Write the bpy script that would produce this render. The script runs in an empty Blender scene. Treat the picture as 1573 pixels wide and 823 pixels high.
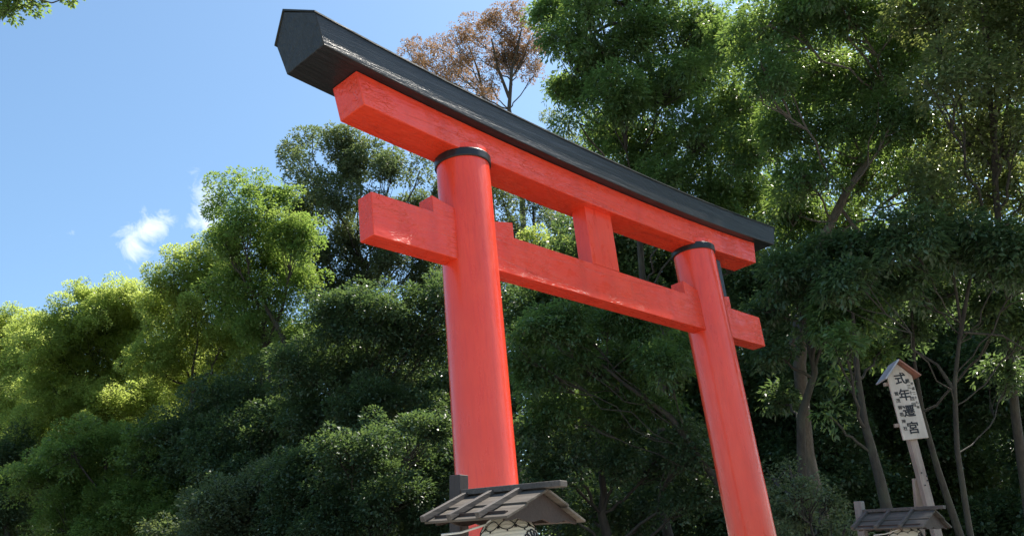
import bpy, bmesh, math, numpy as np
from mathutils import Vector, Matrix
PI = math.pi
SC = bpy.context.scene
COL = SC.collection

# ------------------------------------------------------------------ camera
S = 1.15                                            # metres per gate unit
CAM = Vector((-8.8230, -6.3079, 1.5))
YAW, PITCH, ROLL, F, PPX, PPY = -0.8459, 0.3691, -0.1147, 1424.2, 786.5, 428.2
cy_, sy_, cp_, sp_ = math.cos(YAW), math.sin(YAW), math.cos(PITCH), math.sin(PITCH)
FWD = Vector((-sy_*cp_, cy_*cp_, sp_)); r0 = Vector((cy_, sy_, 0)); u0 = r0.cross(FWD)
RGT = r0*math.cos(ROLL) + u0*math.sin(ROLL); UPV = -r0*math.sin(ROLL) + u0*math.cos(ROLL)
cam = bpy.data.cameras.new('camera'); co = bpy.data.objects.new('camera', cam); COL.objects.link(co)
co.matrix_world = Matrix(((RGT.x, UPV.x, -FWD.x, CAM.x), (RGT.y, UPV.y, -FWD.y, CAM.y), (RGT.z, UPV.z, -FWD.z, CAM.z), (0, 0, 0, 1)))
cam.sensor_width = 36; cam.lens = F/1573*36; cam.shift_y = (PPY-411.5)/1573
cam.clip_start = 0.1; cam.clip_end = 2000
SC.camera = co

def at(u, v, D):
    return CAM + (FWD + RGT*((u-PPX)/F) - UPV*((v-PPY)/F))*D

# ------------------------------------------------------------------ sky and sun
SUN_HEAD, SUN_EL = math.radians(101.5), math.radians(57)
w = bpy.data.worlds.new('World'); SC.world = w; w.use_nodes = True
nt = w.node_tree; nt.nodes.clear()
def N(t, kind, **kw):
    n = t.nodes.new(kind)
    for k, v in kw.items():
        if k in n.bl_rna.properties.keys(): setattr(n, k, v)
        else: n.inputs[k].default_value = v
    return n
out = N(nt, 'ShaderNodeOutputWorld'); bg = N(nt, 'ShaderNodeBackground'); bg.inputs[1].default_value = 0.125
sky = N(nt, 'ShaderNodeTexSky', sky_type='NISHITA', sun_disc=False, sun_elevation=SUN_EL, sun_rotation=SUN_HEAD, air_density=1.0, dust_density=1.1, ozone_density=0.75, altitude=50)
tc = N(nt, 'ShaderNodeTexCoord')
def math_(op, a, b=None):
    n = N(nt, 'ShaderNodeMath', operation=op)
    for i, x in enumerate((a, b)):
        if x is None: continue
        if isinstance(x, (int, float)): n.inputs[i].default_value = x
        else: nt.links.new(x, n.inputs[i])
    return n.outputs[0]
def dot_(vec):
    n = N(nt, 'ShaderNodeVectorMath', operation='DOT_PRODUCT'); nt.links.new(tc.outputs['Generated'], n.inputs[0]); n.inputs[1].default_value = vec; return n.outputs['Value']
cn = N(nt, 'ShaderNodeTexNoise', Scale=34.0, Detail=9.0, Roughness=0.66, Distortion=0.8); nt.links.new(tc.outputs['Generated'], cn.inputs['Vector'])
mask = None
for (u, v, a, b, tilt, k) in ((232, 348, 36, 16, 0.42, 1.0), (205, 374, 15, 26, 0.2, 0.8), (178, 362, 26, 9, 0.1, 0.55), (316, 318, 22, 34, 0.1, 0.85), (312, 345, 30, 14, 0.0, 0.8), (116, 355, 24, 5, 0.3, 0.3)):
    d = (at(u, v, 1)-CAM).normalized(); e1 = (RGT*math.cos(tilt)+UPV*math.sin(tilt)); e1 = (e1-d*e1.dot(d)).normalized(); e2 = d.cross(e1)
    x = math_('DIVIDE', dot_(e1), 1.9*a/F); y = math_('DIVIDE', dot_(e2), 1.8*b/F)
    q = math_('ADD', math_('MULTIPLY', x, x), math_('MULTIPLY', y, y))
    g = math_('MULTIPLY', math_('EXPONENT', math_('MULTIPLY', q, -2.2)), k)
    g = math_('MULTIPLY', g, math_('GREATER_THAN', dot_(d), 0.5))
    mask = g if mask is None else math_('MAXIMUM', mask, g)
m = math_('MULTIPLY', math_('SUBTRACT', math_('ADD', mask, math_('MULTIPLY', math_('SUBTRACT', cn.outputs[0], 0.5), 2.4)), 0.31), 0.95)
m = math_('MULTIPLY', m, math_('MINIMUM', math_('MULTIPLY', mask, 6.0), 1.0))
mm = N(nt, 'ShaderNodeClamp'); nt.links.new(m, mm.inputs[0])
mx = N(nt, 'ShaderNodeMix', data_type='RGBA'); nt.links.new(mm.outputs[0], mx.inputs['Factor'])
tint = N(nt, 'ShaderNodeMix', data_type='RGBA', blend_type='MULTIPLY'); tint.inputs[0].default_value = 1; nt.links.new(sky.outputs[0], tint.inputs[6]); tint.inputs[7].default_value = (.82, .97, .99, 1)
nt.links.new(tint.outputs[2], mx.inputs[6]); mx.inputs[7].default_value = (5.6, 5.9, 6.3, 1)
nt.links.new(mx.outputs[2], bg.inputs[0]); nt.links.new(bg.outputs[0], out.inputs[0])
sl = bpy.data.lights.new('sun', 'SUN'); sl.energy = 5.0; sl.angle = math.radians(0.55); sl.color = (1, 0.93, 0.82)
so = bpy.data.objects.new('sun', sl); COL.objects.link(so)
SUN = Vector((math.cos(SUN_EL)*math.sin(SUN_HEAD), math.cos(SUN_EL)*math.cos(SUN_HEAD), math.sin(SUN_EL)))
so.rotation_euler = SUN.to_track_quat('Z', 'Y').to_euler(); so.location = (0, 0, 30)
SC.view_settings.view_transform = 'Standard'; SC.view_settings.look = 'None'; SC.view_settings.gamma = 1; SC.view_settings.exposure = 0.95
SC.cycles.max_bounces = 8; SC.cycles.diffuse_bounces = 4; SC.cycles.transmission_bounces = 5; SC.cycles.glossy_bounces = 3
SC.cycles.use_denoising = True

# ------------------------------------------------------------------ helpers
def empty(name, loc, label=None, cat=None, group=None, rz=0):
    o = bpy.data.objects.new(name, None); COL.objects.link(o); o.location = loc; o.rotation_euler = (0, 0, rz); o.empty_display_size = .2
    return tag(o, label, cat, group)
def tag(o, label=None, cat=None, group=None, kind=None):
    for k, v in (('label', label), ('category', cat), ('group', group), ('kind', kind)):
        if v: o[k] = v
    return o
def link(name, me, mat, parent=None, smooth=None):
    o = bpy.data.objects.new(name, me); COL.objects.link(o)
    if mat: me.materials.append(mat)
    if parent: o.parent = parent
    if smooth is not None:
        me.shade_smooth()
        if smooth > 0: me.set_sharp_from_angle(angle=math.radians(smooth))
    return o
def from_bm(name, bm, mat, parent=None, smooth=None, bevel=0):
    bmesh.ops.recalc_face_normals(bm, faces=bm.faces)
    me = bpy.data.meshes.new(name); bm.to_mesh(me); bm.free()
    o = link(name, me, mat, parent, smooth)
    if bevel:
        b = o.modifiers.new('bevel', 'BEVEL'); b.width = bevel; b.segments = 2; b.limit_method = 'ANGLE'; b.angle_limit = math.radians(35)
    return o
def box(bm, c, sz, M=None):
    vs = []
    for dz in (-.5, .5):
        for dx, dy in ((-.5, -.5), (.5, -.5), (.5, .5), (-.5, .5)):
            p = Vector((c[0]+dx*sz[0], c[1]+dy*sz[1], c[2]+dz*sz[2])); vs.append(bm.verts.new(M @ p if M else p))
    for f in ((0, 3, 2, 1), (4, 5, 6, 7), (0, 1, 5, 4), (1, 2, 6, 5), (2, 3, 7, 6), (3, 0, 4, 7)): bm.faces.new([vs[i] for i in f])
def beam(bm, a, b, wd, ht, up=Vector((0, 0, 1))):
    a, b = Vector(a), Vector(b); d = b-a; L = d.length; d.normalize(); s = d.cross(up).normalized(); u = s.cross(d)
    M = Matrix(((d.x, s.x, u.x, a.x), (d.y, s.y, u.y, a.y), (d.z, s.z, u.z, a.z), (0, 0, 0, 1)))
    box(bm, (L/2, 0, 0), (L, wd, ht), M)
def tube(bm, pts, r, n=8):
    rings = []
    for i, p in enumerate(pts):
        d = (pts[min(i+1, len(pts)-1)]-pts[max(i-1, 0)]).normalized(); s = d.orthogonal().normalized(); t = d.cross(s)
        rr = r[i] if isinstance(r, (list, tuple)) else r
        rings.append([bm.verts.new(p+(s*math.cos(2*PI*k/n)+t*math.sin(2*PI*k/n))*rr) for k in range(n)])
    for a, b in zip(rings, rings[1:]):
        # align rings to limit twist
        off = min(range(n), key=lambda k: (b[k].co-a[0].co).length)
        b[:] = b[off:]+b[:off]
        for k in range(n): bm.faces.new((a[k], a[(k+1) % n], b[(k+1) % n], b[k]))
    bm.faces.new(rings[0][::-1]); bm.faces.new(rings[-1])

# ------------------------------------------------------------------ materials
def new_mat(name):
    m = bpy.data.materials.new(name); m.use_nodes = True; t = m.node_tree; t.nodes.clear()
    o = N(t, 'ShaderNodeOutputMaterial'); b = N(t, 'ShaderNodeBsdfPrincipled'); t.links.new(b.outputs[0], o.inputs[0])
    return m, t, b, o
def coords(t, scale=(1, 1, 1)):
    c = N(t, 'ShaderNodeTexCoord'); mp = N(t, 'ShaderNodeMapping'); mp.inputs['Scale'].default_value = scale
    t.links.new(c.outputs['Object'], mp.inputs[0]); return mp.outputs[0]
def noise(t, vec, scale, detail=5, rough=.55, dist=0):
    n = N(t, 'ShaderNodeTexNoise', Scale=scale, Detail=detail, Roughness=rough, Distortion=dist); t.links.new(vec, n.inputs['Vector']); return n.outputs[0]
def ramp(t, fac, stops):
    r = N(t, 'ShaderNodeValToRGB'); t.links.new(fac, r.inputs[0]); e = r.color_ramp.elements
    while len(e) < len(stops): e.new(.5)
    for x, (p, c) in zip(e, stops): x.position = p; x.color = (*c, 1) if len(c) == 3 else c
    return r.outputs[0]
def mixc(t, fac, a, b, blend='MIX'):
    n = N(t, 'ShaderNodeMix', data_type='RGBA', blend_type=blend)
    for s, x in ((0, fac), (6, a), (7, b)):
        if hasattr(x, 'links') or hasattr(x, 'is_linked'): t.links.new(x, n.inputs[s])
        elif isinstance(x, (int, float)): n.inputs[s].default_value = x
        else: n.inputs[s].default_value = (*x, 1)
    return n.outputs[2]
def bump(t, b, h, strength, dist=.01, prev=None):
    n = N(t, 'ShaderNodeBump', Strength=strength, Distance=dist); t.links.new(h, n.inputs['Height'])
    if prev: t.links.new(prev, n.inputs['Normal'])
    t.links.new(n.outputs[0], b.inputs['Normal']); return n.outputs[0]
def painted(name, base, alt, axis, crackle=1.0, rough=.36):
    """thick hand-brushed paint: fine streaks along the timber, worm-like wrinkles, long drying cracks"""
    m, t, b, o = new_mat(name)
    sc = [1, 1, 1]; sc[axis] = .06; st = coords(t, tuple(sc)); pl = coords(t)
    sc2 = [1, 1, 1]; sc2[axis] = .3; el = coords(t, tuple(sc2))
    big = noise(t, pl, 1.6, 4); streak = noise(t, st, 46, 6, .6)
    c = mixc(t, ramp(t, big, ((.3, (0, 0, 0)), (.72, (1, 1, 1)))), base, alt)
    c = mixc(t, ramp(t, streak, ((.36, (1, 1, 1)), (.5, (0, 0, 0)))), c, tuple(x*.97 for x in base))
    t.links.new(c, b.inputs['Base Color'])
    wr = N(t, 'ShaderNodeTexVoronoi', feature='DISTANCE_TO_EDGE', Scale=9.0)
    nz = N(t, 'ShaderNodeTexNoise', Scale=7.0, Detail=3.0); t.links.new(el, nz.inputs['Vector'])
    ad = N(t, 'ShaderNodeVectorMath', operation='ADD'); t.links.new(el, ad.inputs[0]); t.links.new(nz.outputs['Color'], ad.inputs[1]); t.links.new(ad.outputs[0], wr.inputs['Vector'])
    ridge = ramp(t, wr.outputs['Distance'], ((0, (1, 1, 1)), (.05, (0, 0, 0))))
    gate = ramp(t, noise(t, pl, 2.3, 3), ((.45, (0, 0, 0)), (.62, (1, 1, 1))))
    ridge = mixc(t, 1.0, ridge, gate, 'MULTIPLY')
    stain = ramp(t, noise(t, coords(t, (2.2, 2.2, .5)), 1.3, 6, .65), ((.50, (1, 1, 1)), (.72, (.80, .74, .74))))
    c = mixc(t, 1.0, c, stain, 'MULTIPLY')
    lg = [3, 3, 3]; lg[axis] = .12; lv = noise(t, coords(t, tuple(lg)), 1.7, 2, .5, .6)
    line = ramp(t, lv, ((.488, (1, 1, 1)), (.497, (0, 0, 0)), (.506, (1, 1, 1))))
    c = mixc(t, line, tuple(x*.82 for x in base), c) if crackle > .4 else c
    t.links.new(c, b.inputs['Base Color'])
    n0 = bump(t, b, line, .35 if crackle > .4 else .0, .008)
    n1 = bump(t, b, streak, .18, .005, n0)
    n2 = bump(t, b, noise(t, el, 24, 3, .5), .5*crackle, .013, n1)
    if crackle > 0: bump(t, b, ridge, .5*crackle, .012, n2)
    r = ramp(t, noise(t, el, 12, 4), ((.3, (rough-.08,)*3), (.7, (rough+.14,)*3))); t.links.new(r, b.inputs['Roughness'])
    b.inputs['Specular IOR Level'].default_value = .5
    b.inputs['Coat Weight'].default_value = .35 if axis == 2 else 0; b.inputs['Coat Roughness'].default_value = .16
    return m
RED, RED2 = (.80, .047, .018), (.87, .066, .022)
M = {}
M['red_x'] = painted('vermilion_paint_on_beams', RED, RED2, 0, 1.0, .27)
M['red_z'] = painted('vermilion_paint_on_posts', RED, RED2, 2, .35, .30)
def plain(name, col, col2, axis=0, rough=.6, grain=60, bs=.4, spec=.4, bd=.008):
    m, t, b, o = new_mat(name)
    sc = [1, 1, 1]; sc[axis] = .05; st = coords(t, tuple(sc)); pl = coords(t)
    g = noise(t, st, grain, 7, .65); bl = noise(t, pl, 3.5, 5)
    c = mixc(t, ramp(t, g, ((.3, (0, 0, 0)), (.7, (1, 1, 1)))), col, col2)
    c = mixc(t, ramp(t, bl, ((.4, (0, 0, 0)), (.75, (.55,)*3))), c, tuple(x*.55 for x in col))
    t.links.new(c, b.inputs['Base Color']); bump(t, b, g, bs, bd)
    b.inputs['Roughness'].default_value = rough; b.inputs['Specular IOR Level'].default_value = spec
    return m
M['black_x'] = plain('black_stained_timber', (.008, .009, .011), (.024, .027, .031), 0, .38, 14, 1.0, .45, .016)
M['black_cap'] = plain('dark_weathered_copper', (.014, .015, .012), (.04, .04, .03), 0, .5, 40, .5)
M['black'] = plain('black_lacquer', (.012, .012, .014), (.02, .02, .022), 2, .35, 30, .2)
M['dark_wood'] = plain('dark_brown_timber', (.035, .026, .024), (.06, .045, .04), 2, .6, 50, .5)
M['roof_wood'] = plain('grey_weathered_boards', (.05, .041, .034), (.175, .15, .125), 1, .8, 18, .8, .25)
M['brown_wood'] = plain('brown_stained_boards', (.032, .019, .015), (.055, .034, .026), 1, .65, 50, .5)
M['batten'] = plain('dark_battens', (.055, .045, .04), (.14, .12, .105), 0, .7, 50, .5)
M['grey_post'] = plain('grey_post_timber', (.16, .14, .13), (.27, .24, .22), 2, .75, 40, .7)
M['sign_wood'] = plain('pale_bare_cedar', (.48, .40, .32), (.62, .54, .45), 2, .7, 26, .3)
M['sign_post_wood'] = plain('cedar_post', (.27, .20, .155), (.40, .32, .26), 2, .7, 26, .4)
M['sign_roof'] = plain('reddish_cedar_roof', (.27, .12, .08), (.40, .19, .13), 1, .6, 30, .4)
M['ink'] = plain('sumi_ink', (.012, .012, .014), (.02, .02, .024), 2, .6, 30, .1)
M['steel'] = plain('white_cable_sheath', (.6, .6, .58), (.7, .7, .68), 2, .4, 30, .1)
M['flare_pale'] = plain('roof_paled_by_flare', (.34, .35, .37), (.46, .47, .49), 1, .4, 20, .2)  # lens flare over the sign's left roof slope put into its pale colour
def paper():
    m, t, b, o = new_mat('lantern_paper')
    pl = coords(t); c = N(t, 'ShaderNodeTexCoord')
    wv = N(t, 'ShaderNodeTexWave', wave_type='BANDS', bands_direction='Z', Scale=14.0, Distortion=0.0); t.links.new(c.outputs['Object'], wv.inputs['Vector'])
    col = mixc(t, ramp(t, noise(t, pl, 9, 5), ((.35, (0, 0, 0)), (.7, (1, 1, 1)))), (.78, .74, .64), (.86, .83, .75))
    t.links.new(col, b.inputs['Base Color']); b.inputs['Roughness'].default_value = .55
    bump(t, b, wv.outputs[0], .5, .004)
    tr = N(t, 'ShaderNodeBsdfTranslucent'); t.links.new(col, tr.inputs[0]); mxs = N(t, 'ShaderNodeMixShader'); mxs.inputs[0].default_value = .3
    t.links.new(b.outputs[0], mxs.inputs[1]); t.links.new(tr.outputs[0], mxs.inputs[2]); t.links.new(mxs.outputs[0], o.inputs[0])
    return m
M['paper'] = paper()
def bark(name, a, c2):
    m, t, b, o = new_mat(name); st = coords(t, (1, 1, .25)); g = noise(t, st, 14, 8, .7)
    c = mixc(t, ramp(t, g, ((.35, (0, 0, 0)), (.65, (1, 1, 1)))), a, c2)
    moss = ramp(t, noise(t, coords(t), 1.8, 4), ((.5, (0, 0, 0)), (.7, (.6,)*3)))
    c = mixc(t, moss, c, (.07, .075, .05))
    t.links.new(c, b.inputs['Base Color']); b.inputs['Roughness'].default_value = .85; bump(t, b, g, .9, .03)
    return m
M['bark'] = bark('grey_brown_bark', (.07, .056, .044), (.15, .125, .10))
M['bark_dark'] = bark('dark_bark', (.03, .026, .022), (.065, .056, .046))
def leafmat(name, c1, c2, t1, t2, tr=.45, rough=.42, spec=.45):
    m, t, b, o = new_mat(name)
    at_ = N(t, 'ShaderNodeAttribute', attribute_name='tint')
    c = mixc(t, at_.outputs['Fac'], c1, c2); ct = mixc(t, at_.outputs['Fac'], t1, t2)
    t.links.new(c, b.inputs['Base Color']); b.inputs['Roughness'].default_value = rough; b.inputs['Specular IOR Level'].default_value = spec
    tn = N(t, 'ShaderNodeBsdfTranslucent'); t.links.new(ct, tn.inputs[0]); ms = N(t, 'ShaderNodeMixShader'); ms.inputs[0].default_value = tr
    t.links.new(b.outputs[0], ms.inputs[1]); t.links.new(tn.outputs[0], ms.inputs[2]); t.links.new(ms.outputs[0], o.inputs[0])
    return m
LEAF = {
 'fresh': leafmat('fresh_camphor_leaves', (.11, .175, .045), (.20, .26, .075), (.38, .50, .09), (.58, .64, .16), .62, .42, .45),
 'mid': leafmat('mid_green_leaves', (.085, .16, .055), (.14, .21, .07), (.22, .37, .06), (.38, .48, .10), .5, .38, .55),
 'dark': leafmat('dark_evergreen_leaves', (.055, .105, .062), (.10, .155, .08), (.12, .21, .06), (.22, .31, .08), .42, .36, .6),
 'deep': leafmat('evergreen_leaves_darkened_for_shade', (.055, .105, .065), (.10, .15, .08), (.10, .18, .05), (.20, .28, .07), .4, .38, .6),  # shade on the lower trees put into a darker leaf colour
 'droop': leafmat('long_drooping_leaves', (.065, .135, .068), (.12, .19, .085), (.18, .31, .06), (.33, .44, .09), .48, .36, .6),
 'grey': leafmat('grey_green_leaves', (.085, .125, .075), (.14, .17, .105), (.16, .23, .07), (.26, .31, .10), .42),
 'brown': leafmat('dry_reddish_leaves', (.17, .11, .065), (.28, .19, .11), (.32, .18, .08), (.44, .27, .14), .45),
 'olive': leafmat('olive_leaves', (.08, .12, .06), (.14, .17, .08), (.19, .26, .06), (.32, .36, .10), .45),
}

# ------------------------------------------------------------------ ground
def ground():
    m, t, b, o = new_mat('pale_gravel'); pl = coords(t)
    v = N(t, 'ShaderNodeTexVoronoi', Scale=45.0); t.links.new(pl, v.inputs['Vector'])
    c = mixc(t, ramp(t, noise(t, pl, .5, 6), ((.35, (0, 0, 0)), (.7, (1, 1, 1)))), (.36, .33, .28), (.50, .46, .39))
    c = mixc(t, .35, c, v.outputs['Color'], 'MULTIPLY'); t.links.new(c, b.inputs['Base Color']); b.inputs['Roughness'].default_value = .9; bump(t, b, v.outputs['Distance'], .6, .02)
    bm = bmesh.new(); bmesh.ops.create_grid(bm, x_segments=60, y_segments=60, size=600)
    tag(from_bm('ground', bm, m), kind='structure')
    m, t, b, o = new_mat('leaf_litter_soil'); pl = coords(t)
    c = mixc(t, noise(t, pl, 3, 8, .7), (.03, .024, .016), (.075, .06, .035)); t.links.new(c, b.inputs['Base Color']); b.inputs['Roughness'].default_value = .95; bump(t, b, noise(t, pl, 12, 8), .8, .05)
    bm = bmesh.new()
    nx, ny = 90, 46; rng = np.random.default_rng(5); V = []
    for j in range(ny):
        row = []
        for i in range(nx):
            x = -60+i*160/(nx-1); y0 = 4.0+2.0*math.sin(x*.21)+1.2*math.sin(x*.53+1) if x < 6 else 4.0+2.0*math.sin(x*.21)+1.2*math.sin(x*.53+1)-min(x-6, 14)*.9
            k = j/(ny-1); y = y0+k*k*90
            z = .004+min(k*8, 1)*(.25+.2*math.sin(x*.4+y*.3)+.15*math.sin(x*1.1-y*.7))
            row.append(bm.verts.new((x, y, max(z, .004))))
        V.append(row)
    for j in range(ny-1):
        for i in range(nx-1): bm.faces.new((V[j][i], V[j][i+1], V[j+1][i+1], V[j+1][i]))
    tag(from_bm('forest_floor', bm, m, smooth=0), kind='structure')
ground()

# ------------------------------------------------------------------ torii gate
ZO = lambda z: S*(z+.2357)+1.5
g = dict(W2=2.0*S, rt=.2547*S, tap=.0027, lean=.0291, zn0=ZO(2.9596), zn1=ZO(3.3601), dn=.0925*S, xn=3.2181*S, zs0=ZO(4.031), zs1=ZO(4.3405), ds=.173*S, xs=3.3032*S, sl=.0701*S,
         q=.0982*S, xk=3.7749*S, xkt=3.8663*S, dk=.2696*S, dkt=.2875*S, hk=.2689*S, hr=.1956*S, zr=ZO(3.9951), hring=.0866*S, gx=-.0407*S, gw=.2301*S, gd=.097*S, dkr=.0809*S)
def sori(x): return g['q']*(abs(x)/(3.3*S))**2.2
def curved(bm, prof, n=56):
    """prof: closed list of (y, z, x_end); swept along X following the upward curve of the lintel"""
    rings = []
    for i in range(n+1):
        k = -1+2*i/n
        rings.append([bm.verts.new((k*xe, y, z+sori(k*xe))) for y, z, xe in prof])
    m_ = len(prof)
    for a, b in zip(rings, rings[1:]):
        for k in range(m_): bm.faces.new((a[k], a[(k+1) % m_], b[(k+1) % m_], b[k]))
    bm.faces.new(rings[0]); bm.faces.new(rings[-1][::-1])
torii = empty('torii_gate', (0, 0, 0), 'tall vermilion torii gate with black top lintel on two round pillars', 'torii gate')
bm = bmesh.new(); z0 = g['zs1']+.003; z1 = g['zs1']+g['hk']
xm = g['xkt']+(g['xkt']-g['xk'])*.6
curved(bm, [(-g['dk'], z0, g['xk']), (g['dk'], z0, g['xk']), (g['dkt'], z1, g['xkt']), (g['dkr'], z1+g['hr'], xm), (-g['dkt'], z1, g['xkt'])])
kas = from_bm('top_lintel', bm, M['black_x'], torii, 30, .008)
bm = bmesh.new(); e = .012; th = .016
curved(bm, [(-g['dkt']-e, z1-.008, g['xkt']+e), (-g['dkt']-e, z1-.008+th, g['xkt']+e), (g['dkr'], z1+g['hr']+th+.012, xm+e), (g['dkt']+e, z1-.008+th, g['xkt']+e), (g['dkt']+e, z1-.008, g['xkt']+e), (g['dkr'], z1+g['hr']+.006, xm+e)])
from_bm('roof_cap', bm, M['black_cap'], kas, 30)
bm = bmesh.new()
curved(bm, [(-g['ds'], g['zs0'], g['xs']), (g['ds'], g['zs0'], g['xs']), (g['ds'], g['zs1'], g['xs']+g['sl']), (-g['ds'], g['zs1'], g['xs']+g['sl'])])
from_bm('under_lintel', bm, M['red_x'], torii, 30, .010)
bm = bmesh.new(); box(bm, (0, 0, (g['zn0']+g['zn1'])/2), (2*g['xn'], 2*g['dn'], g['zn1']-g['zn0']))
from_bm('tie_beam', bm, M['red_x'], torii, 30, .008)
bm = bmesh.new(); box(bm, (g['gx'], 0, (g['zn1']+g['zs0'])/2+.02), (2*g['gw'], 2*g['gd']-.012, g['zs0']-g['zn1']+.03))
from_bm('centre_strut', bm, M['red_z'], torii, 30, .006)
def lathe(bm, prof, n=64, lean=0, ztop=0, sx=1):
    rings = []
    for r, z in prof:
        cx = sx*(g['W2']+lean*(ztop-z)) if sx else 0
        rings.append([bm.verts.new((cx+r*math.cos(2*PI*k/n), r*math.sin(2*PI*k/n), z)) for k in range(n)])
    for a, b in zip(rings, rings[1:]):
        for k in range(n): bm.faces.new((a[k], a[(k+1) % n], b[(k+1) % n], b[k]))
    bm.faces.new(rings[0][::-1]); bm.faces.new(rings[-1])
for sx in (-1, 1):
    bm = bmesh.new(); zt = g['zr']
    lathe(bm, [(g['rt']+g['tap']*(zt-z), z) for z in np.linspace(0, g['zs0']+.12, 24)], 72, g['lean'], zt, sx)
    p = from_bm('pillar', bm, M['red_z'], torii, 40)
    bm = bmesh.new(); r = g['rt']*1.0; zc = g['zr']; h = g['hring']
    lathe(bm, [(r-.01, zc), (r+.014, zc), (r+.02, zc+.01), (r+.02, zc+h-.012), (r+.012, zc+h), (r-.01, zc+h)], 72, g['lean'], zt, sx)
    from_bm('collar', bm, M['black'], p, 30)
    for side in (-1, 1):
        xr = sx*g['W2']+side*(g['rt']-.03); xo = sx*g['W2']+side*(g['rt']+.305); y = g['dn']-.004
        bm = bmesh.new(); zb = g['zn1']-.006
        P = [(xr, zb), (xo, zb), (xo+side*.004, zb+.195), (xr, zb+.125)]
        a = [bm.verts.new((x, -y, z)) for x, z in P]; b = [bm.verts.new((x, y, z)) for x, z in P]
        bm.faces.new(a); bm.faces.new(b[::-1])
        for k in range(4): bm.faces.new((a[k], b[k], b[(k+1) % 4], a[(k+1) % 4]))
        from_bm('wedge', bm, M['red_x'], torii, 30, .006)
bm = bmesh.new(); box(bm, (2.785, 0, (g['zn1']+.165+g['zs0'])/2), (.22, .15, g['zs0']-g['zn1']-.165)); from_bm('brace_post', bm, M['black'], torii, 30, .005)

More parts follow.
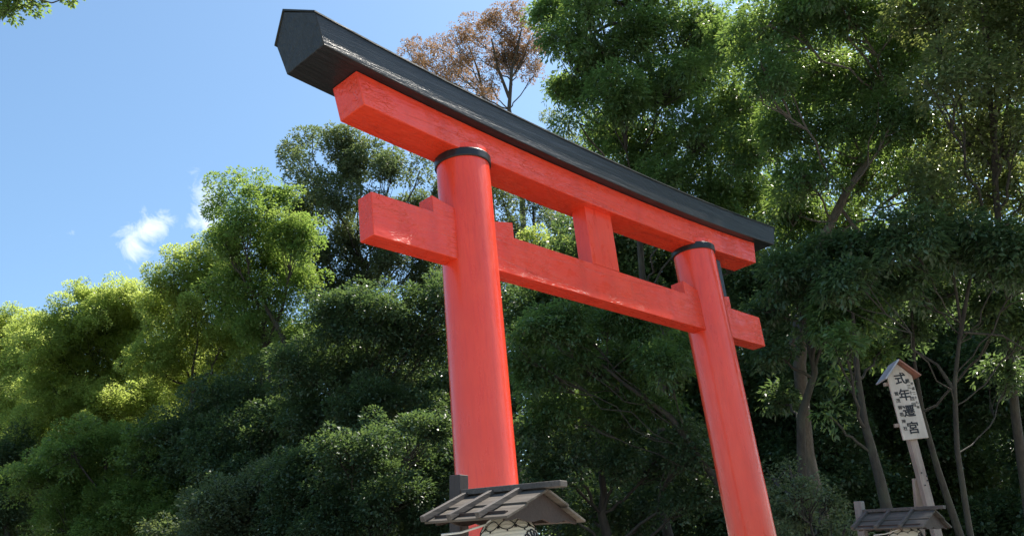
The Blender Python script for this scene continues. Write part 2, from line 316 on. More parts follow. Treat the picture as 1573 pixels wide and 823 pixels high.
# ------------------------------------------------------------------ lantern stands and lanterns
def lantern_stand(loc, rz, dark, label, llabel, Hd, L, tilt, ext):
    Wd, zr = .42, loc[2]/math.cos(tilt)
    lean_ = zr*math.sin(tilt)
    t = empty('lantern_stand', (loc[0]-lean_*math.sin(rz), loc[1]+lean_*math.cos(rz), 0), label, 'lantern stand', 'wooden lantern stands beside the gate', rz); t.rotation_euler = (tilt, 0, rz)
    post = M['dark_wood'] if dark else M['grey_post']
    bm = bmesh.new(); box(bm, (0, L+.07, (zr+.14)/2-.08), (.092, .092, zr+.14+.16)); from_bm('post', bm, post, t, 30, .005)
    sl = math.hypot(Wd, Hd); ang = math.atan2(Hd, Wd)
    T = lambda bm: None
    for s in (-1, 1):
        bm = bmesh.new()
        d = Vector((s*Wd, 0, -Hd)).normalized(); n = Vector((s*Hd, 0, Wd)).normalized()
        for k, (a, b, o) in enumerate(((0, .53, .006), (.5, 1.0, -.006))):       # two overlapping rows of boards
            A = Vector((0, L/2, zr-.012))+d*sl*a+n*o; B = Vector((0, L/2, zr-.012))+d*sl*b+n*o
            beam(bm, A, B, L-.01*k, .016, n)
        from_bm('roof_board', bm, M['roof_wood'], t, 30, .003)
        for yy in (L-.02, L*.64, L*.30):
            bm = bmesh.new(); A = Vector((0, yy, zr+.018))+d*.02; beam(bm, A, A+d*(sl+.02), .032, .036, n); from_bm('batten', bm, M['batten'], t, 30, .003)
        bm = bmesh.new(); A = Vector((s*(Wd-.06), 0.05, zr-Hd+.005)); beam(bm, A, A+Vector((0, L-.1, 0)), .03, .045); from_bm('eave_rail', bm, M['brown_wood'], t, 30, .003)
    for y in (.05, L-.08):                                                       # gable panels with a scalloped lower edge
        up, lo = [], []
        for i in range(41):
            x = (-1+i/20)*Wd*.90; up.append(Vector((x, y, zr-.024-abs(x)*Hd/Wd))); lo.append(Vector((x, y, min(zr-Hd-.012-.022*abs(math.sin(x*12.5)), up[-1].z-.02))))
        bm = bmesh.new(); o = Vector((0, .018, 0))
        a = [bm.verts.new(p) for p in up]; b = [bm.verts.new(p) for p in lo]; c = [bm.verts.new(p+o) for p in up]; e = [bm.verts.new(p+o) for p in lo]
        for i in range(40):
            bm.faces.new((a[i], a[i+1], b[i+1], b[i])); bm.faces.new((c[i], e[i], e[i+1], c[i+1])); bm.faces.new((b[i], b[i+1], e[i+1], e[i])); bm.faces.new((a[i], c[i], c[i+1], a[i+1]))
        bm.faces.new((a[0], b[0], e[0], c[0])); bm.faces.new((a[40], c[40], e[40], b[40]))
        from_bm('gable_board', bm, M['brown_wood'], t, 30)
    bm = bmesh.new(); beam(bm, (0, -ext, zr+.022), (0, L+.02, zr+.022), .08, .038); from_bm('ridge_board', bm, M['batten'], t, 30, .005)
    bm = bmesh.new(); beam(bm, (0, .1, zr-.10), (0, L+.02, zr-.10), .06, .07); from_bm('arm', bm, post, t, 30, .004)
    bm = bmesh.new(); pts = [Vector(p) for p in ((-.02, .30, zr-.17), (-.14, .38, zr-.20), (-.25, .5, zr-.245), (-.3, .62, zr-.255))]
    tube(bm, pts, .007, 6); from_bm('cable', bm, M['steel'], t, 60)
    if True:
        bm = bmesh.new(); pts = [Vector((-.10+.05*math.cos(a), .34+.14*math.sin(a)*.5, zr-.175-.03*math.sin(a))) for a in np.linspace(0, PI, 8)]; tube(bm, pts, .005, 6); from_bm('wire', bm, M['steel'], t, 60)
    # the lantern hangs inside and is a thing of its own
    R, ztop, hh = .195, zr-.165, .62
    wc = t.matrix_basis @ Vector((0, L*.5, ztop))
    ln = empty('paper_lantern', wc, llabel, 'paper lantern', 'paper lanterns under the wooden roofs', rz)
    prof = []
    for i in range(30):
        k = i/29; z = -hh*k; r = R*(1-abs(2*k-1)**5.0*.42)
        prof.append((r, z))
    prof = [(R*.45, .004)]+prof+[(R*.45, -hh-.004)]
    bm = bmesh.new(); lathe(bm, prof, 56, 0, 0, 0); body = from_bm('shade', bm, M['paper'], ln, 40)
    bm = bmesh.new(); lathe(bm, [(R*.5, 0), (R*.5, .03), (R*.42, .03)], 40, 0, 0, 0); from_bm('top_ring', bm, M['black'], ln, 30)
    bm = bmesh.new(); lathe(bm, [(R*.5, -hh-.04), (R*.5, -hh)], 40, 0, 0, 0); from_bm('bottom_ring', bm, M['black'], ln, 30)
    def on(phi, z, out=.003):
        zz = max(min(-z/hh, 1), 0); r = R*(1-abs(2*zz-1)**5.0*.42)+out
        return Vector((r*math.sin(phi), -r*math.cos(phi), z))
    bm = bmesh.new(); nl = 10
    for k in range(nl):                                # a chain of black loops round the shoulder
        c = 2*PI*(k+.5)/nl; h = PI/nl
        for sgn in (1, -1):
            pts = [on(c+h*x, -.052+sgn*.030*(1-x*x)) for x in np.linspace(-1, 1, 11)]
            tube(bm, pts, .0032, 5)
        tube(bm, [on(c, -.082), on(c, -.094)], .005, 5); tube(bm, [on(c+h, -.052), on(c+h+.03, -.072)], .004, 5); tube(bm, [on(c+h, -.052), on(c+h-.03, -.072)], .004, 5)
    from_bm('loop_pattern', bm, M['ink'], body, 60)
    bm = bmesh.new(); cz = -.175                        # petalled crest on the front
    for k in range(12):
        a0 = 2*PI*k/12
        pts = []
        for a in np.linspace(0, 2*PI, 13):
            x = .062*math.cos(a0)+.020*math.cos(a); z = .062*math.sin(a0)+.020*math.sin(a)
            pts.append(on(x/R, cz+z, .003))
        tube(bm, pts, .0055, 5)
    tube(bm, [on(.03*math.cos(a)/R, cz+.03*math.sin(a)) for a in np.linspace(0, 2*PI, 17)], .006, 5)
    from_bm('crest', bm, M['ink'], body, 60)
    return t
lantern_stand((-4.39, -2.48, 2.35), .107, True, 'lantern stand with dark post in front of the near pillar', 'paper lantern with black loops under the roof in front of the near pillar', .167, .66, .104, .12)
lantern_stand((2.20, -2.45, 2.35), -.025, False, 'smaller looking lantern stand with grey post below the written sign', 'paper lantern under the grey roof below the written sign', .175, .81, .115, .10)

# ------------------------------------------------------------------ written sign
def sign():
    D = 13.0; k = D/F
    B = at(1407.5, 673.5, D)                           # bottom middle of the board front
    head = (B-CAM); head.z = 0; head.normalize()
    th = math.radians(27); back = Matrix.Rotation(th, 3, 'Z') @ head; side = Vector((back.y, -back.x, 0))      # back: away from reader, side: to reader's right
    rz = math.atan2(side.y, side.x)
    t = empty('sign_post', (B.x, B.y, 0), 'tall wooden sign with black brush lettering under a small gabled roof', 'sign', None, rz)
    w_, h_, z = .365, 1.0, B.z
    bm = bmesh.new()
    P = [(-w_/2, z), (w_/2, z), (w_/2, z+h_*.9), (0, z+h_*1.1), (-w_/2, z+h_*.9)]
    a = [bm.verts.new((x, 0, q)) for x, q in P]; b = [bm.verts.new((x, .03, q)) for x, q in P]
    bm.faces.new(a); bm.faces.new(b[::-1])
    for i in range(5): bm.faces.new((a[i], b[i], b[(i+1) % 5], a[(i+1) % 5]))
    board = from_bm('board', bm, M['sign_wood'], t, 30, .002)
    for s in (-1, 1):
        bm = bmesh.new(); d = Vector((s*.27, 0, -.27)).normalized(); n = Vector((s, 0, 1)).normalized()
        A = Vector((0, .06, z+h_*1.1+.03)); beam(bm, A, A+d*.37, .34, .022, n)
        if s < 0: from_bm('roof', bm, M['flare_pale'], t, 30, .002)
        else: from_bm('roof', bm, M['sign_roof'], t, 30, .002)
    bm = bmesh.new(); box(bm, (-.02, .10, (z+h_)/2), (.105, .12, z+h_)); from_bm('post', bm, M['sign_post_wood'], t, 30, .004)
    for q in (.22, .82):
        bm = bmesh.new(); box(bm, (-.03, .052, z+h_*q), (w_+.05, .036, .05)); from_bm('cross_bar', bm, M['sign_post_wood'], t, 30, .002)
    zt = at(1403, 735, D).z
    bm = bmesh.new(); beam(bm, (-.05, .2, zt), (-.22, 1.0, 0), .10, .06); from_bm('brace', bm, M['sign_post_wood'], t, 30, .004)
    for x, zz in ((-.035, .05), (.03, .0), (-.03, -.12), (.02, -.06)):
        bm = bmesh.new(); tube(bm, [Vector((x, .045, zt+zz)), Vector((x, .032, zt+zz))], .011, 8); from_bm('bolt', bm, M['black'], t, 40)
    def glyphs(name, text, x, ztop, size, step, bold):
        bm = bmesh.new()
        for i, ch in enumerate(text):
            cu = bpy.data.curves.new('glyph', 'FONT'); cu.body = ch; cu.size = size; cu.extrude = .0012; cu.align_x = 'CENTER'; cu.align_y = 'CENTER'; cu.resolution_u = 3
            ob = bpy.data.objects.new('glyph', cu); COL.objects.link(ob)
            bpy.context.view_layer.update()
            me = bpy.data.meshes.new_from_object(ob.evaluated_get(bpy.context.evaluated_depsgraph_get()))
            n0 = len(bm.verts); bm.from_mesh(me); bm.verts.ensure_lookup_table()
            vs = bm.verts[n0:]
            if vs:
                cx = (min(v.co.x for v in vs)+max(v.co.x for v in vs))/2; cyy = (min(v.co.y for v in vs)+max(v.co.y for v in vs))/2
                for v in vs:
                    c = v.co.copy(); v.co = Vector((x+c.x-cx, -.0025-c.z, ztop-i*step+c.y-cyy))
                geo = list(vs)+list({e for v in vs for e in v.link_edges})+list({f for v in vs for f in v.link_faces})
                for k, (ox, oz) in enumerate(((1, .4), (-1, -.4), (.4, -1), (-.4, 1))):
                    dd = bmesh.ops.duplicate(bm, geom=geo)['geom']
                    for v in dd:
                        if isinstance(v, bmesh.types.BMVert): v.co += Vector((ox*bold, -.0004*(k+1), oz*bold))
                bm.verts.ensure_lookup_table()
            bpy.data.objects.remove(ob); bpy.data.curves.remove(cu); bpy.data.meshes.remove(me)
        me = bpy.data.meshes.new(name); bm.to_mesh(me); bm.free(); return link(name, me, M['ink'], board)
    def column(name, text, x, ztop, size, step, bold):
        for i, ch in enumerate(text): glyphs(name, ch, x, ztop-i*step, size, step, bold)
    column('large_character', '式年遷宮', .0, z+.875, .18, .238, .0038)
    column('small_character', '第三十四回', .095, z+.83, .066, .088, .0008)
    column('small_character', '平成二十七年', .150, z+.78, .048, .068, .0005)
    column('small_character', '賀茂御祖神社', -.115, z+.66, .062, .100, .0008)
sign()

# ------------------------------------------------------------------ trees
def tubes_np(paths, sides):
    """paths: list of (points k x 3, radii k) -> verts, quads"""
    V, Q, n0 = [], [], 0
    for P, R in paths:
        P = np.asarray(P, float); R = np.asarray(R, float); k = len(P)
        d = np.gradient(P, axis=0); d /= np.linalg.norm(d, axis=1, keepdims=True)+1e-9
        ref = np.array([1., 0, 0]) if abs(d[:, 0].mean()) < .7 else np.array([0, 1., 0])
        s = np.cross(d, ref); s /= np.linalg.norm(s, axis=1, keepdims=True)+1e-9; t = np.cross(d, s)
        a = np.arange(sides)*2*PI/sides
        ring = P[:, None]+R[:, None, None]*(np.cos(a)[None, :, None]*s[:, None]+np.sin(a)[None, :, None]*t[:, None])
        V.append(ring.reshape(-1, 3))
        i = np.arange(k-1)[:, None]*sides; j = np.arange(sides)[None, :]; jn = (j+1) % sides
        Q.append(np.stack([i+j, i+jn, i+sides+jn, i+sides+j], -1).reshape(-1, 4)+n0); n0 += k*sides
    return np.concatenate(V), np.concatenate(Q)
def mesh_np(name, V, Q, tint=None):
    me = bpy.data.meshes.new(name); me.vertices.add(len(V)); me.vertices.foreach_set('co', V.astype(np.float32).ravel())
    me.loops.add(Q.size); me.loops.foreach_set('vertex_index', Q.astype(np.int32).ravel())
    me.polygons.add(len(Q)); me.polygons.foreach_set('loop_start', np.arange(0, Q.size, 4, dtype=np.int32))
    if tint is not None:
        a = me.attributes.new('tint', 'FLOAT', 'POINT'); a.data.foreach_set('value', tint.astype(np.float32))
    me.update(); return me
STYLE = {  # leaf length, width, droop, clump radius (m), flatness, leaves per m2 of clump disc
 'tuft':  dict(L=.108, W=.064, droop=.05, rc=.46, flat=.85, n=180, rnd=.45),
 'broad': dict(L=.112, W=.066, droop=.18, rc=.46, flat=.85, n=150, rnd=.6),
 'droop': dict(L=.155, W=.058, droop=.5, rc=.44, flat=.9, n=140, rnd=.5),
 'fine':  dict(L=.10, W=.055, droop=.20, rc=.42, flat=.8, n=110, rnd=.9),
}
def nrm(a): return a/(np.linalg.norm(a, axis=-1, keepdims=True)+1e-9)
def leaves(C, out, rc, st, rng, dens, lscale):
    """leaf quads for clump centres C with outward directions out"""
    n_each = np.maximum((st['n']*1.9*dens*PI*rc*rc*rng.uniform(.6, 1.35, len(C))/lscale**2).astype(int), 6)
    idx = np.repeat(np.arange(len(C)), n_each); n = len(idx)
    q = nrm(rng.normal(size=(n, 3))); q[:, 2] = q[:, 2]*.8+.25; q = nrm(q)
    rad = rc[idx]*(.5+.5*rng.random(n)**.5)*rng.uniform(.85, 1.2, len(C))[idx]
    off = q*rad[:, None]; off[:, 2] *= st['flat']; off[:, 2] -= st['droop']*.35*(np.hypot(off[:, 0], off[:, 1])**2)/rc[idx]
    P = C[idx]+off
    hor = q.copy(); hor[:, 2] *= .4
    d = nrm(nrm(hor)+.35*out[idx]+rng.normal(size=(n, 3))*.35+np.array([0, 0, -1.0])*st['droop']*rng.uniform(.6, 1.4, n)[:, None])
    up = nrm(q*.95+np.array([0, 0, 1.0])*(1-.35*st['droop'])+out[idx]*.35+rng.normal(size=(n, 3))*st['rnd']*.6)
    sd = nrm(np.cross(d, up)); nn = np.cross(sd, d)
    L = st['L']*lscale*rng.uniform(.65, 1.25, n)[:, None]; W = st['W']*lscale*rng.uniform(.75, 1.2, n)[:, None]
    v0 = P; v2 = P+d*L-nn*L*.10; mid = P+d*L*.45
    v1 = mid+sd*W*.5+nn*W*.16; v3 = mid-sd*W*.5+nn*W*.16
    V = np.stack([v0, v1, v2, v3], 1).reshape(-1, 3); Q = np.arange(4*n).reshape(-1, 4)
    ct = rng.random(len(C))
    tint = np.clip(.55*ct[idx]+.45*rng.random(n), 0, 1)
    return V, Q, np.repeat(tint, 4)
def bez(a, b, rng, sag=.0, k=7, wob=.06):
    a, b = np.asarray(a, float), np.asarray(b, float); t = np.linspace(0, 1, k)[:, None]; L = np.linalg.norm(b-a)
    mid = (a+b)/2+np.array([0, 0, -sag*L])+rng.normal(size=3)*wob*L
    p = (1-t)**2*a+2*t*(1-t)*mid+t*t*b
    p[1:-1] += rng.normal(size=(k-2, 3))*wob*.25*L
    return p
COUNT = [0]
def tree(name, cat, label, D, base, blobs, leaf, style, seed, group=None, path=None, tr=.22, dens=1.0, lsc=1.0, bark='bark_dark', extra=(), twig=.35, cover=1.0, stems=None, thin_=None, limbs=True):
    """base: (u, v) image column of the trunk foot; blobs: (u, v, r[, dD]) lobes of the crown at depth D"""
    rng = np.random.default_rng(seed); st = STYLE[style]
    B = at(base[0], base[1], D); B = np.array([B.x, B.y, 0.0])
    lobes = []
    for bl in blobs:
        Dd = D+(bl[3] if len(bl) > 3 else rng.uniform(-1.2, 1.2)); lobes.append((np.array(at(bl[0], bl[1], Dd)), bl[2]*Dd/F))
    cc = np.mean([c for c, r in lobes], axis=0); zlo = min(c[2]-r*.3 for c, r in lobes); ztop = max(c[2] for c, r in lobes)
    paths, thin = [], []
    if path:
        P = np.array([np.array(at(*p)) for p in path]); P = np.vstack([[P[0][0], P[0][1], 0.0], P]) if P[0][2] > .05 else P
        B = P[0].copy(); tt = np.linspace(0, len(P)-1, 6*len(P)); i0 = np.minimum(tt.astype(int), len(P)-2); f_ = (tt-i0)[:, None]; f_ = f_*f_*(3-2*f_)*.5+f_*.5
        T = P[i0]*(1-f_)+P[i0+1]*f_
    else:
        top = np.array([cc[0]*.8+B[0]*.2, cc[1]*.8+B[1]*.2, ztop])
        T = bez(B, top, rng, 0, 14, .035)
    R = tr*np.linspace(1, .22, len(T))*(1+.25*np.exp(-np.linspace(0, 14, len(T))))
    paths.append((T, R))
    for e in extra:
        E = np.array([np.array(at(*p[:3])) for p in e[0]]); tt = np.linspace(0, len(E)-1, 5*len(E)); i0 = np.minimum(tt.astype(int), len(E)-2); f_ = (tt-i0)[:, None]; E = E[i0]*(1-f_)+E[i0+1]*f_
        paths.append((E, e[1]*np.linspace(1, .45, len(E))))
    fine_ = []
    for c, r in lobes:
        if r*F/D < 30: fine_.append((c, r, c)); continue
        for k in range(6):
            q = rng.normal(size=3); q /= np.linalg.norm(q); q[2] *= .9
            fine_.append((c+q*r*rng.uniform(.45, .75), r*rng.uniform(.38, .62), c))
        fine_.append((c, r*.62, c))
    Vs, Qs, Ts, n0 = [], [], [], 0
    ends = []
    for c, r in lobes:
        want = c[2]-.75*np.linalg.norm(c[:2]-T[:, :2].mean(0)); want = min(max(want, min(T[:, 2].max()*.35, zlo)), T[:, 2].max())
        i = int(np.argmin(np.abs(T[:, 2]-want)+.15*np.linalg.norm(T-c, axis=1)))
        lp = bez(T[i], c, rng, .10, 9, .07); r0_ = thin_ or max(min(R[i]*.5, .02+.032*r), .02)
        if not limbs:
            ex = np.vstack([p for p, _ in paths[1:]]); lp = bez(ex[int(np.argmin(np.linalg.norm(ex-c, axis=1)))], c, rng, .1, 9, .07)
        paths.append((lp, np.linspace(r0_, min(r0_, .022), 9)))
        ends.append((c, lp))
    for c, r, pc in fine_:
        lp = next(l for e_, l in ends if e_ is pc)
        rc0 = st['rc']*(.6+.25*min(r, 1.6)); rc0 = min(rc0, r*.5)
        n = max(int(cover*2.9*(r/rc0)**2), 5)
        q = nrm(rng.normal(size=(n, 3))+np.array([0, 0, .25]))
        rr = r*np.where(rng.random(n) < .8, rng.uniform(.68, 1.2, n), rng.uniform(.25, .7, n))
        C = c+q*rr[:, None]*np.array([1.0, 1.0, .88])
        rcs = rc0*rng.uniform(.5, 1.35, n)
        for j in np.nonzero(rng.random(n) < twig*.5)[0]:
            thin.append((bez(lp[rng.integers(5, 9)], C[j], rng, .05, 5, .09), np.linspace(thin_ or .018, .005 if not thin_ else .003, 5)))
        V, Q, t_ = leaves(C, nrm(C-pc), rcs, st, rng, dens, lsc)
        Vs.append(V); Qs.append(Q+n0); Ts.append(t_); n0 += len(V)
    root = empty(name, B, label, cat, group)
    V, Q = tubes_np(paths, 9)
    if thin:
        V2, Q2 = tubes_np(thin, 4); Q = np.concatenate([Q, Q2+len(V)]); V = np.concatenate([V, V2])
    link('trunk', mesh_np('trunk', V-B, Q), M[bark], root, 0)
    V = np.concatenate(Vs)-B; COUNT[0] += len(V)//4
    link('crown', mesh_np('crown', V, np.concatenate(Qs), np.concatenate(Ts)), LEAF[leaf], root)
    return root
FAR, NEAR = 'trees of the wood behind the gate', 'trees of the wood on the right'
# left: sunlit camphors
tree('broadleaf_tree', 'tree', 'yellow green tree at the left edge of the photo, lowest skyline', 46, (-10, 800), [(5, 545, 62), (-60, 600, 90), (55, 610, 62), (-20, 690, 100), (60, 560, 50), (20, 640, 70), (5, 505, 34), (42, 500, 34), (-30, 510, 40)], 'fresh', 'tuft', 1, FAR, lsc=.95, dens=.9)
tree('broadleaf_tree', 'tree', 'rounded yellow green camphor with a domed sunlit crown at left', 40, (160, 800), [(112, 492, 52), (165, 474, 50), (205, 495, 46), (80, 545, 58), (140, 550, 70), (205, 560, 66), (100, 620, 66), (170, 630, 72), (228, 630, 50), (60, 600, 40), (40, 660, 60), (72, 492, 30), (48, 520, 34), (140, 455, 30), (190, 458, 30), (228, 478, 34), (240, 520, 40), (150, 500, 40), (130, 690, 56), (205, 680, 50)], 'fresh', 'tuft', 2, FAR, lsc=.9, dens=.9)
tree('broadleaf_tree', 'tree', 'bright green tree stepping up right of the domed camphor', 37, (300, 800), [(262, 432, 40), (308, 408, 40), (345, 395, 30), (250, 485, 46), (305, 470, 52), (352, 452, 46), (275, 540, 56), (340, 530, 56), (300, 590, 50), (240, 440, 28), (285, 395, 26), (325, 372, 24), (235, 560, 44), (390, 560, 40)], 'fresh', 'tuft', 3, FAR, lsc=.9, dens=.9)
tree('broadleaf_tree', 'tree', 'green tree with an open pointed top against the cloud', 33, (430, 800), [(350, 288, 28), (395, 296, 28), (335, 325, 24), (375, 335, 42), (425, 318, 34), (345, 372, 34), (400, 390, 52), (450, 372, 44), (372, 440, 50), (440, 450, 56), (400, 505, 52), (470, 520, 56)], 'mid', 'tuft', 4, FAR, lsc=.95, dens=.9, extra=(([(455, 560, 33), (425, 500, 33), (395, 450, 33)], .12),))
tree('broadleaf_tree', 'tree', 'thin grey green tree with sky showing through, left of the near pillar', 40, (560, 800), [(452, 236, 26), (480, 222, 24), (525, 222, 34), (560, 240, 34), (600, 255, 34), (645, 262, 30), (470, 290, 30), (515, 300, 42), (570, 315, 40), (630, 318, 36), (540, 370, 46), (600, 380, 46), (500, 390, 36), (660, 380, 36), (560, 430, 46), (640, 440, 46), (500, 440, 40), (470, 340, 40), (690, 300, 34), (460, 260, 26), (540, 270, 34), (450, 400, 46)], 'grey', 'broad', 5, FAR, lsc=1.1, dens=.95, twig=.5, cover=1.05, tr=.25)
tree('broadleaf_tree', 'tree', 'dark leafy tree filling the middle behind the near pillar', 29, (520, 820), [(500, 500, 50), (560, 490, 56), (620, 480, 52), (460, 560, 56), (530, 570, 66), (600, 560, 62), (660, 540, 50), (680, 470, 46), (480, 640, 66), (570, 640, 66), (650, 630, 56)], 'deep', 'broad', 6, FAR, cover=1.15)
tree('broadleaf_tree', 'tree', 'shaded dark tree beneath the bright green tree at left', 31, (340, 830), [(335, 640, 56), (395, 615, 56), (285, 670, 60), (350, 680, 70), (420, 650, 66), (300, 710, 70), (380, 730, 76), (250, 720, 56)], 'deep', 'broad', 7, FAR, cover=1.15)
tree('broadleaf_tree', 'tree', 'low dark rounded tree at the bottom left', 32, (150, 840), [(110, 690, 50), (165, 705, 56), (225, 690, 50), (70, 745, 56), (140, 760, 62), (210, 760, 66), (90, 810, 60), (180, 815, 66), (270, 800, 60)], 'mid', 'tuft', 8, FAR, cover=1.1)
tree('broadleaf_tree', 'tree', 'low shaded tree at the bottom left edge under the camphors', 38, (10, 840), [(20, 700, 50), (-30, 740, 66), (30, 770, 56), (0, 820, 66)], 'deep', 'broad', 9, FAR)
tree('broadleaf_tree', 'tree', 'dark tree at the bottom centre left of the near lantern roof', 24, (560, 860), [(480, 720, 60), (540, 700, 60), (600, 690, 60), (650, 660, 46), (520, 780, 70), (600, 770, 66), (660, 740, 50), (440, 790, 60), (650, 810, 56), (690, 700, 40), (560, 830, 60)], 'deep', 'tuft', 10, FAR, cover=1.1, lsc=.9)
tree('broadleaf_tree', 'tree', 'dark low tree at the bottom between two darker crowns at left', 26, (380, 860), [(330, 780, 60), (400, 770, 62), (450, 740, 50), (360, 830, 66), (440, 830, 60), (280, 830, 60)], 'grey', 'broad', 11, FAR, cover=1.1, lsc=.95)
BACK = 'far trees of the wood at left'
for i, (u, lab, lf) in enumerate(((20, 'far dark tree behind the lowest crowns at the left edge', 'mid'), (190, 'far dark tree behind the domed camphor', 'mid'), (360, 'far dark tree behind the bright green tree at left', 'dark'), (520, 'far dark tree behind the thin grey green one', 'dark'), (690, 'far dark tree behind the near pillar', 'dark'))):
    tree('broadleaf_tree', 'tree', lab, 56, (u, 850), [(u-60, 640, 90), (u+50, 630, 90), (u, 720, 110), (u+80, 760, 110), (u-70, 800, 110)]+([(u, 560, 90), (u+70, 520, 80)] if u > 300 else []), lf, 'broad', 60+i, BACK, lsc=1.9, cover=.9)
# behind the gate opening
tree('broadleaf_tree', 'tree', 'thin tree seen through the upper opening of the gate', 38, (840, 800), [(770, 300, 40), (820, 320, 40), (720, 300, 40), (860, 340, 36), (760, 370, 46), (820, 390, 40), (700, 400, 46), (880, 400, 40), (770, 450, 50), (850, 460, 50), (930, 420, 50), (910, 360, 34), (970, 390, 36), (800, 360, 36), (1000, 430, 40)], 'grey', 'fine', 12, FAR, dens=.95, twig=.5, cover=1.0, lsc=1.2)
tree('broadleaf_tree', 'tree', 'small bright yellow green crown seen through the gate opening', 34, (845, 800), [(835, 372, 20), (865, 380, 18), (815, 366, 16), (845, 400, 26)], 'fresh', 'tuft', 13, FAR)
tree('broadleaf_tree', 'tree', 'reddish brown dry tree with a bare forked trunk above the lintel', 52, (790, 800), [(728, 55, 28), (762, 38, 26), (800, 28, 24), (815, 62, 26), (770, 80, 34), (805, 95, 24), (735, 88, 24), (700, 110, 24), (752, 128, 18), (820, 118, 16)], 'brown', 'fine', 14, FAR, path=[(810, 480, 52), (800, 260, 52), (782, 168, 52), (786, 110, 52), (800, 50, 52)], tr=.22, dens=1.41, lsc=1.1, twig=.5, cover=1.2, extra=(([(782, 150, 52), (765, 105, 52), (755, 60, 52)], .1), ([(786, 120, 52), (806, 85, 52), (815, 55, 52)], .05)))
tree('broadleaf_tree', 'tree', 'lower reddish brown dry tree at the left of the taller dry one', 54, (690, 800), [(640, 82, 22), (672, 74, 20), (700, 60, 22), (655, 108, 20), (690, 100, 24), (625, 78, 12), (720, 120, 20), (748, 150, 16)], 'brown', 'fine', 15, FAR, path=[(770, 480, 54), (752, 260, 54), (745, 160, 54), (735, 110, 54), (720, 70, 54)], tr=.18, dens=1.40, lsc=1.1, twig=.5, cover=1.1)
tree('broadleaf_tree', 'tree', 'olive brown tree peeping over the lintel beside the big green tree', 44, (870, 800), [(850, 190, 22), (880, 205, 24), (905, 225, 24), (850, 240, 24), (925, 255, 26)], 'olive', 'fine', 16, FAR, lsc=1.2, dens=.8, twig=.8)
# right: tall evergreens
tree('evergreen_tree', 'tree', 'big green tree with drooping leaves rising behind the lintel', 25, (1020, 830), [(850, 20, 40), (905, 10, 50), (960, -10, 50), (870, 70, 44), (925, 75, 50), (985, 60, 60), (1050, 40, 60), (900, 130, 44), (860, 140, 30), (960, 140, 60), (1030, 130, 66), (1090, 100, 60), (890, 190, 30), (930, 205, 46), (990, 220, 60), (1070, 210, 66), (1140, 190, 60), (960, 270, 50), (1030, 290, 60), (1110, 290, 66), (1090, 360, 60), (1160, 330, 60), (1000, -70, 80)], 'droop', 'droop', 17, NEAR, lsc=.85, thin_=.03, extra=(([(1010, 160, 25), (985, 50, 25), (940, 35, 25), (900, 60, 25)], .08), ([(1090, 560, 25), (1085, 380, 25), (1075, 300, 25)], .09)), cover=1.0, tr=.16)
tree('evergreen_tree', 'tree', 'tall tree with a slanting pale trunk right of the gate', 21, (1200, 830), [(1180, 40, 60), (1240, 10, 70), (1310, 30, 70), (1180, 120, 50), (1250, 110, 66), (1330, 110, 70), (1390, 60, 66), (1210, 200, 60), (1290, 190, 66), (1370, 190, 66), (1240, 270, 60), (1330, 270, 60), (1410, 260, 60), (1200, 320, 56), (1290, 350, 56), (1270, -60, 90), (1130, 150, 44, 2), (1130, 240, 50, 2), (1120, 60, 44, 2)], 'droop', 'droop', 18, NEAR, lsc=.8, thin_=.025, dens=.9, path=[(1240, 700, 21), (1228, 560, 21), (1240, 440, 21), (1262, 372, 21), (1300, 295, 21), (1350, 225, 21), (1385, 150, 21), (1400, 60, 21)], tr=0.173, bark='bark', cover=.95, extra=(([(1350, 400, 21), (1310, 345, 21), (1290, 318, 21)], .07), ([(1215, 540, 21.5), (1238, 430, 21.5), (1255, 390, 21)], .1)))
tree('evergreen_tree', 'tree', 'dense tree with sun glinting through at the top right corner', 19, (1540, 830), [(1440, 30, 70), (1510, 20, 76), (1590, 30, 80), (1450, 120, 66), (1530, 110, 70), (1610, 130, 80), (1470, 200, 66), (1550, 210, 70), (1430, 300, 60), (1500, 290, 66), (1580, 300, 70), (1500, -70, 100), (1620, -40, 100)], 'olive', 'broad', 19, NEAR, cover=.8, dens=.85, tr=.13, path=[(1585, 820, 20), (1560, 640, 20), (1545, 480, 20), (1530, 300, 19.5), (1520, 120, 19), (1515, 0, 19)])
tree('evergreen_tree', 'tree', 'tree with a forked dark trunk behind the written sign', 18.5, (1470, 850), [(1380, 370, 56), (1450, 370, 60), (1530, 380, 66), (1330, 400, 56), (1400, 430, 50), (1590, 400, 66), (1300, 430, 46), (1520, 470, 50, .8), (1580, 500, 50, .8), (1450, 450, 40, 1), (1550, 580, 40, 1.5)], 'dark', 'droop', 20, NEAR, path=[(1490, 820, 18.5), (1470, 690, 18.5), (1466, 590, 18.5), (1476, 500, 18.5), (1466, 430, 18.5), (1460, 340, 18.5)], tr=0.072, thin_=.014, bark='bark_dark', extra=(([(1474, 520, 18.5), (1486, 450, 18.5), (1500, 380, 18.5)], .05), ([(1480, 510, 18.3), (1540, 515, 18.3), (1580, 540, 18.3)], .025), ([(1466, 600, 18.5), (1440, 560, 18.6), (1400, 535, 18.8)], .04)))
tree('evergreen_tree', 'tree', 'slim leaning trunk with little foliage between gate and sign', 18, (1320, 850), [(1290, 470, 44), (1340, 480, 40), (1260, 500, 40), (1300, 530, 34), (1290, 590, 26), (1350, 540, 30), (1275, 640, 24)], 'droop', 'droop', 21, NEAR, path=[(1372, 823, 18), (1350, 730, 18), (1328, 650, 18), (1318, 580, 18), (1310, 480, 18)], tr=0.144, bark='bark_dark', dens=.8)
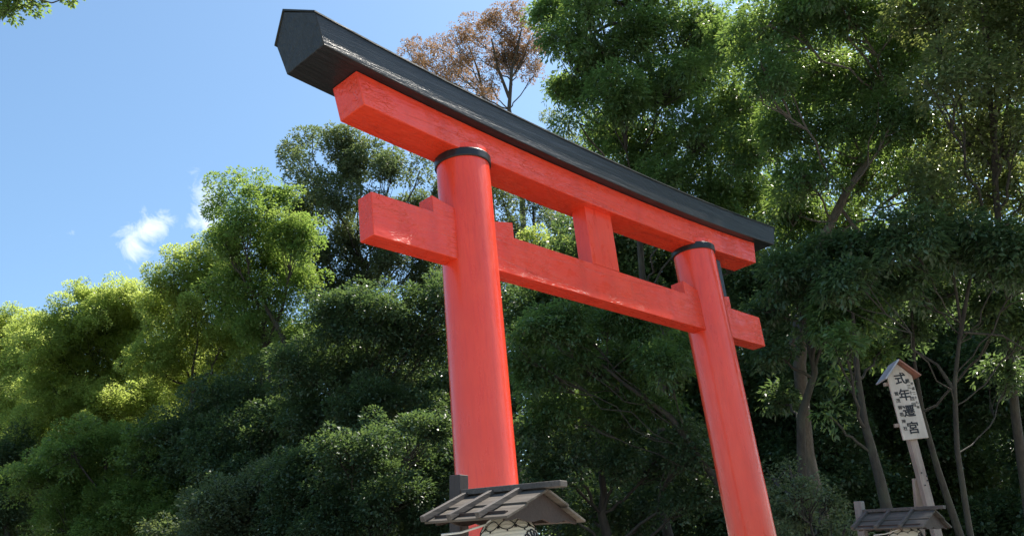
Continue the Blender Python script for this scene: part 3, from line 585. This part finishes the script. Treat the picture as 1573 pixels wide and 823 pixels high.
tree('evergreen_tree', 'tree', 'sturdy crooked trunk just right of the far pillar', 19.5, (1230, 850), [(1200, 420, 50), (1250, 430, 50), (1290, 400, 50), (1180, 470, 44), (1190, 540, 36), (1200, 610, 30), (1260, 480, 40)], 'dark', 'droop', 22, NEAR, path=[(1240, 840, 19.5), (1232, 740, 19.5), (1230, 640, 19.5), (1252, 570, 19.5), (1236, 500, 19.5), (1232, 420, 19.5)], tr=0.144, bark='bark_dark')
tree('evergreen_tree', 'tree', 'leaning trunk behind the sign post at right', 20, (1440, 850), [(1420, 480, 44), (1400, 510, 36), (1540, 470, 50)], 'dark', 'broad', 23, NEAR, path=[(1475, 823, 20), (1440, 720, 20), (1418, 640, 20), (1405, 560, 20), (1400, 470, 20)], tr=0.101, bark='bark_dark', dens=.8)
# foliage inside the gate opening
tree('evergreen_tree', 'tree', 'bluish green tree with hanging leaf sprays inside the gate opening', 20.5, (1130, 850), [(835, 505, 44), (885, 490, 46), (940, 485, 50), (1000, 500, 50), (830, 570, 44), (890, 560, 56), (955, 560, 56), (1020, 560, 50), (860, 630, 50), (930, 635, 50), (1000, 630, 46), (800, 540, 36), (1060, 540, 40)], 'droop', 'droop', 24, NEAR, lsc=.8, path=[(1150, 823, 20.5), (1095, 730, 20.5), (1030, 640, 20.5), (960, 590, 20.5), (900, 540, 20.5)], tr=.12, thin_=.012, bark='bark_dark')
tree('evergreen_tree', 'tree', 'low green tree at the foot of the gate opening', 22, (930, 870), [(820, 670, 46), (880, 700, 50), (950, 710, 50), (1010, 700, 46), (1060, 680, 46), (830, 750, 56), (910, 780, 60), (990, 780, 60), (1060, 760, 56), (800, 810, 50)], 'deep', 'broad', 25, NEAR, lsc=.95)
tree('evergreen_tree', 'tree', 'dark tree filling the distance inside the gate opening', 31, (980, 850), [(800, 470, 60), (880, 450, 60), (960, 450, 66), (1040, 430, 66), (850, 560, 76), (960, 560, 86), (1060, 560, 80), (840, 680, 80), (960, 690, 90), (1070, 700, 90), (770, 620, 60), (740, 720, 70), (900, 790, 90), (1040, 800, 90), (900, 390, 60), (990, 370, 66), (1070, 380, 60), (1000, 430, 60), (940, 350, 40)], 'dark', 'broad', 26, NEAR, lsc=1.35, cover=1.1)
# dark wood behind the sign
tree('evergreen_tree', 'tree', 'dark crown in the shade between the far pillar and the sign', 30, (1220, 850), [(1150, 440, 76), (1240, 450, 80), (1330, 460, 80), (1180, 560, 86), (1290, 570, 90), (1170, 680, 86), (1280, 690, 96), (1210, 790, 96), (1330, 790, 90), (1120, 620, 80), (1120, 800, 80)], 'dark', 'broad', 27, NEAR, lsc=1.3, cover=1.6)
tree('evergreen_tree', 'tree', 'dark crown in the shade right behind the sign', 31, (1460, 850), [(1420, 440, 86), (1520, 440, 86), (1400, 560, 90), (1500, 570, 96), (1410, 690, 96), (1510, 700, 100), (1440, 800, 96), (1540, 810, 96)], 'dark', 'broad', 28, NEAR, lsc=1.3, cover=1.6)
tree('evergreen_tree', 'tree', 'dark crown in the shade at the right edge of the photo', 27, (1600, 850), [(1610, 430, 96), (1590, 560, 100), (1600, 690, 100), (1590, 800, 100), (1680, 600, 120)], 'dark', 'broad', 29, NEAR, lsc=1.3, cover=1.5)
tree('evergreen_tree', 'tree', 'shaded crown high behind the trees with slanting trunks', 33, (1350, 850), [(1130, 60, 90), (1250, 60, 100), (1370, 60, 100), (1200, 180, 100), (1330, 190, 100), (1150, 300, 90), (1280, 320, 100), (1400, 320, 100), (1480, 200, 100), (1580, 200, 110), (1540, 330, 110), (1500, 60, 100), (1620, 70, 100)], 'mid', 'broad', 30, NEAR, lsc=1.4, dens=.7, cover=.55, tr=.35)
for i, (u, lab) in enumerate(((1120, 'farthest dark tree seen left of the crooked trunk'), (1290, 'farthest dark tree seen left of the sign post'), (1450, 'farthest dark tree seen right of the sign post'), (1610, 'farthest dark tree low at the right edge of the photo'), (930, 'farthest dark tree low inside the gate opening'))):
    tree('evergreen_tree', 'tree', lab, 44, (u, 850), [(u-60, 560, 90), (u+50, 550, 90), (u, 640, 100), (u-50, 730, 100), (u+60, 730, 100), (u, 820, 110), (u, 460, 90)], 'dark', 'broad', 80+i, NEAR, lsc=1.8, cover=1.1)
# shrub and over-hanging branch
def shrub(label, D, blobs, leaf, style, seed, lsc): return tree('shrub', 'shrub', label, D, (np.mean([b[0] for b in blobs])+12, 840), blobs, leaf, style, seed, None, tr=.05, lsc=lsc, twig=.6)
shrub('grey green bushy shrub right of the foot of the far pillar', 16, [(1190, 735, 26), (1225, 755, 34), (1265, 775, 32), (1200, 790, 40), (1255, 815, 44), (1300, 805, 30), (1180, 830, 40), (1150, 760, 30), (1215, 725, 20), (1240, 790, 40), (1285, 840, 40)], 'grey', 'fine', 31, .7)
tree('broadleaf_tree', 'tree', 'leafy branch tips hanging into the top left corner of the sky', 11, (-420, 800), [(-4, 6, 20, 0), (20, 20, 17, 0), (42, 0, 20, 0), (112, -4, 14, 0), (-60, -40, 60, 0), (10, -24, 30, 0), (60, -50, 40, 0), (130, -50, 36, 0)], 'mid', 'broad', 32, None, path=[(-380, 700, 11), (-390, 300, 11), (-330, 0, 11), (-260, -150, 11), (-180, -190, 11)], tr=.2, lsc=.5, dens=1.5, twig=.5, thin_=.008, limbs=False, extra=(([(-180, -190, 11), (-90, -100, 11), (-20, -20, 11), (10, 8, 11)], .016), ([(-90, -100, 11), (20, -60, 11), (64, 1, 11), (80, 5, 11), (96, -1, 11), (115, -10, 11)], .012)))
# unseen tree added beyond the right edge to shade the wood
tree('evergreen_tree', 'tree', 'unseen tall tree added at right to shade the wood', 15, (2050, 830), [(1930, 100, 180), (2080, 50, 200), (1990, -150, 220), (2130, -200, 240), (1910, 330, 170), (2080, 320, 200), (2230, 100, 200)], 'dark', 'broad', 33, NEAR, lsc=1.5, dens=.7, tr=.3)
print('leaves', COUNT[0])
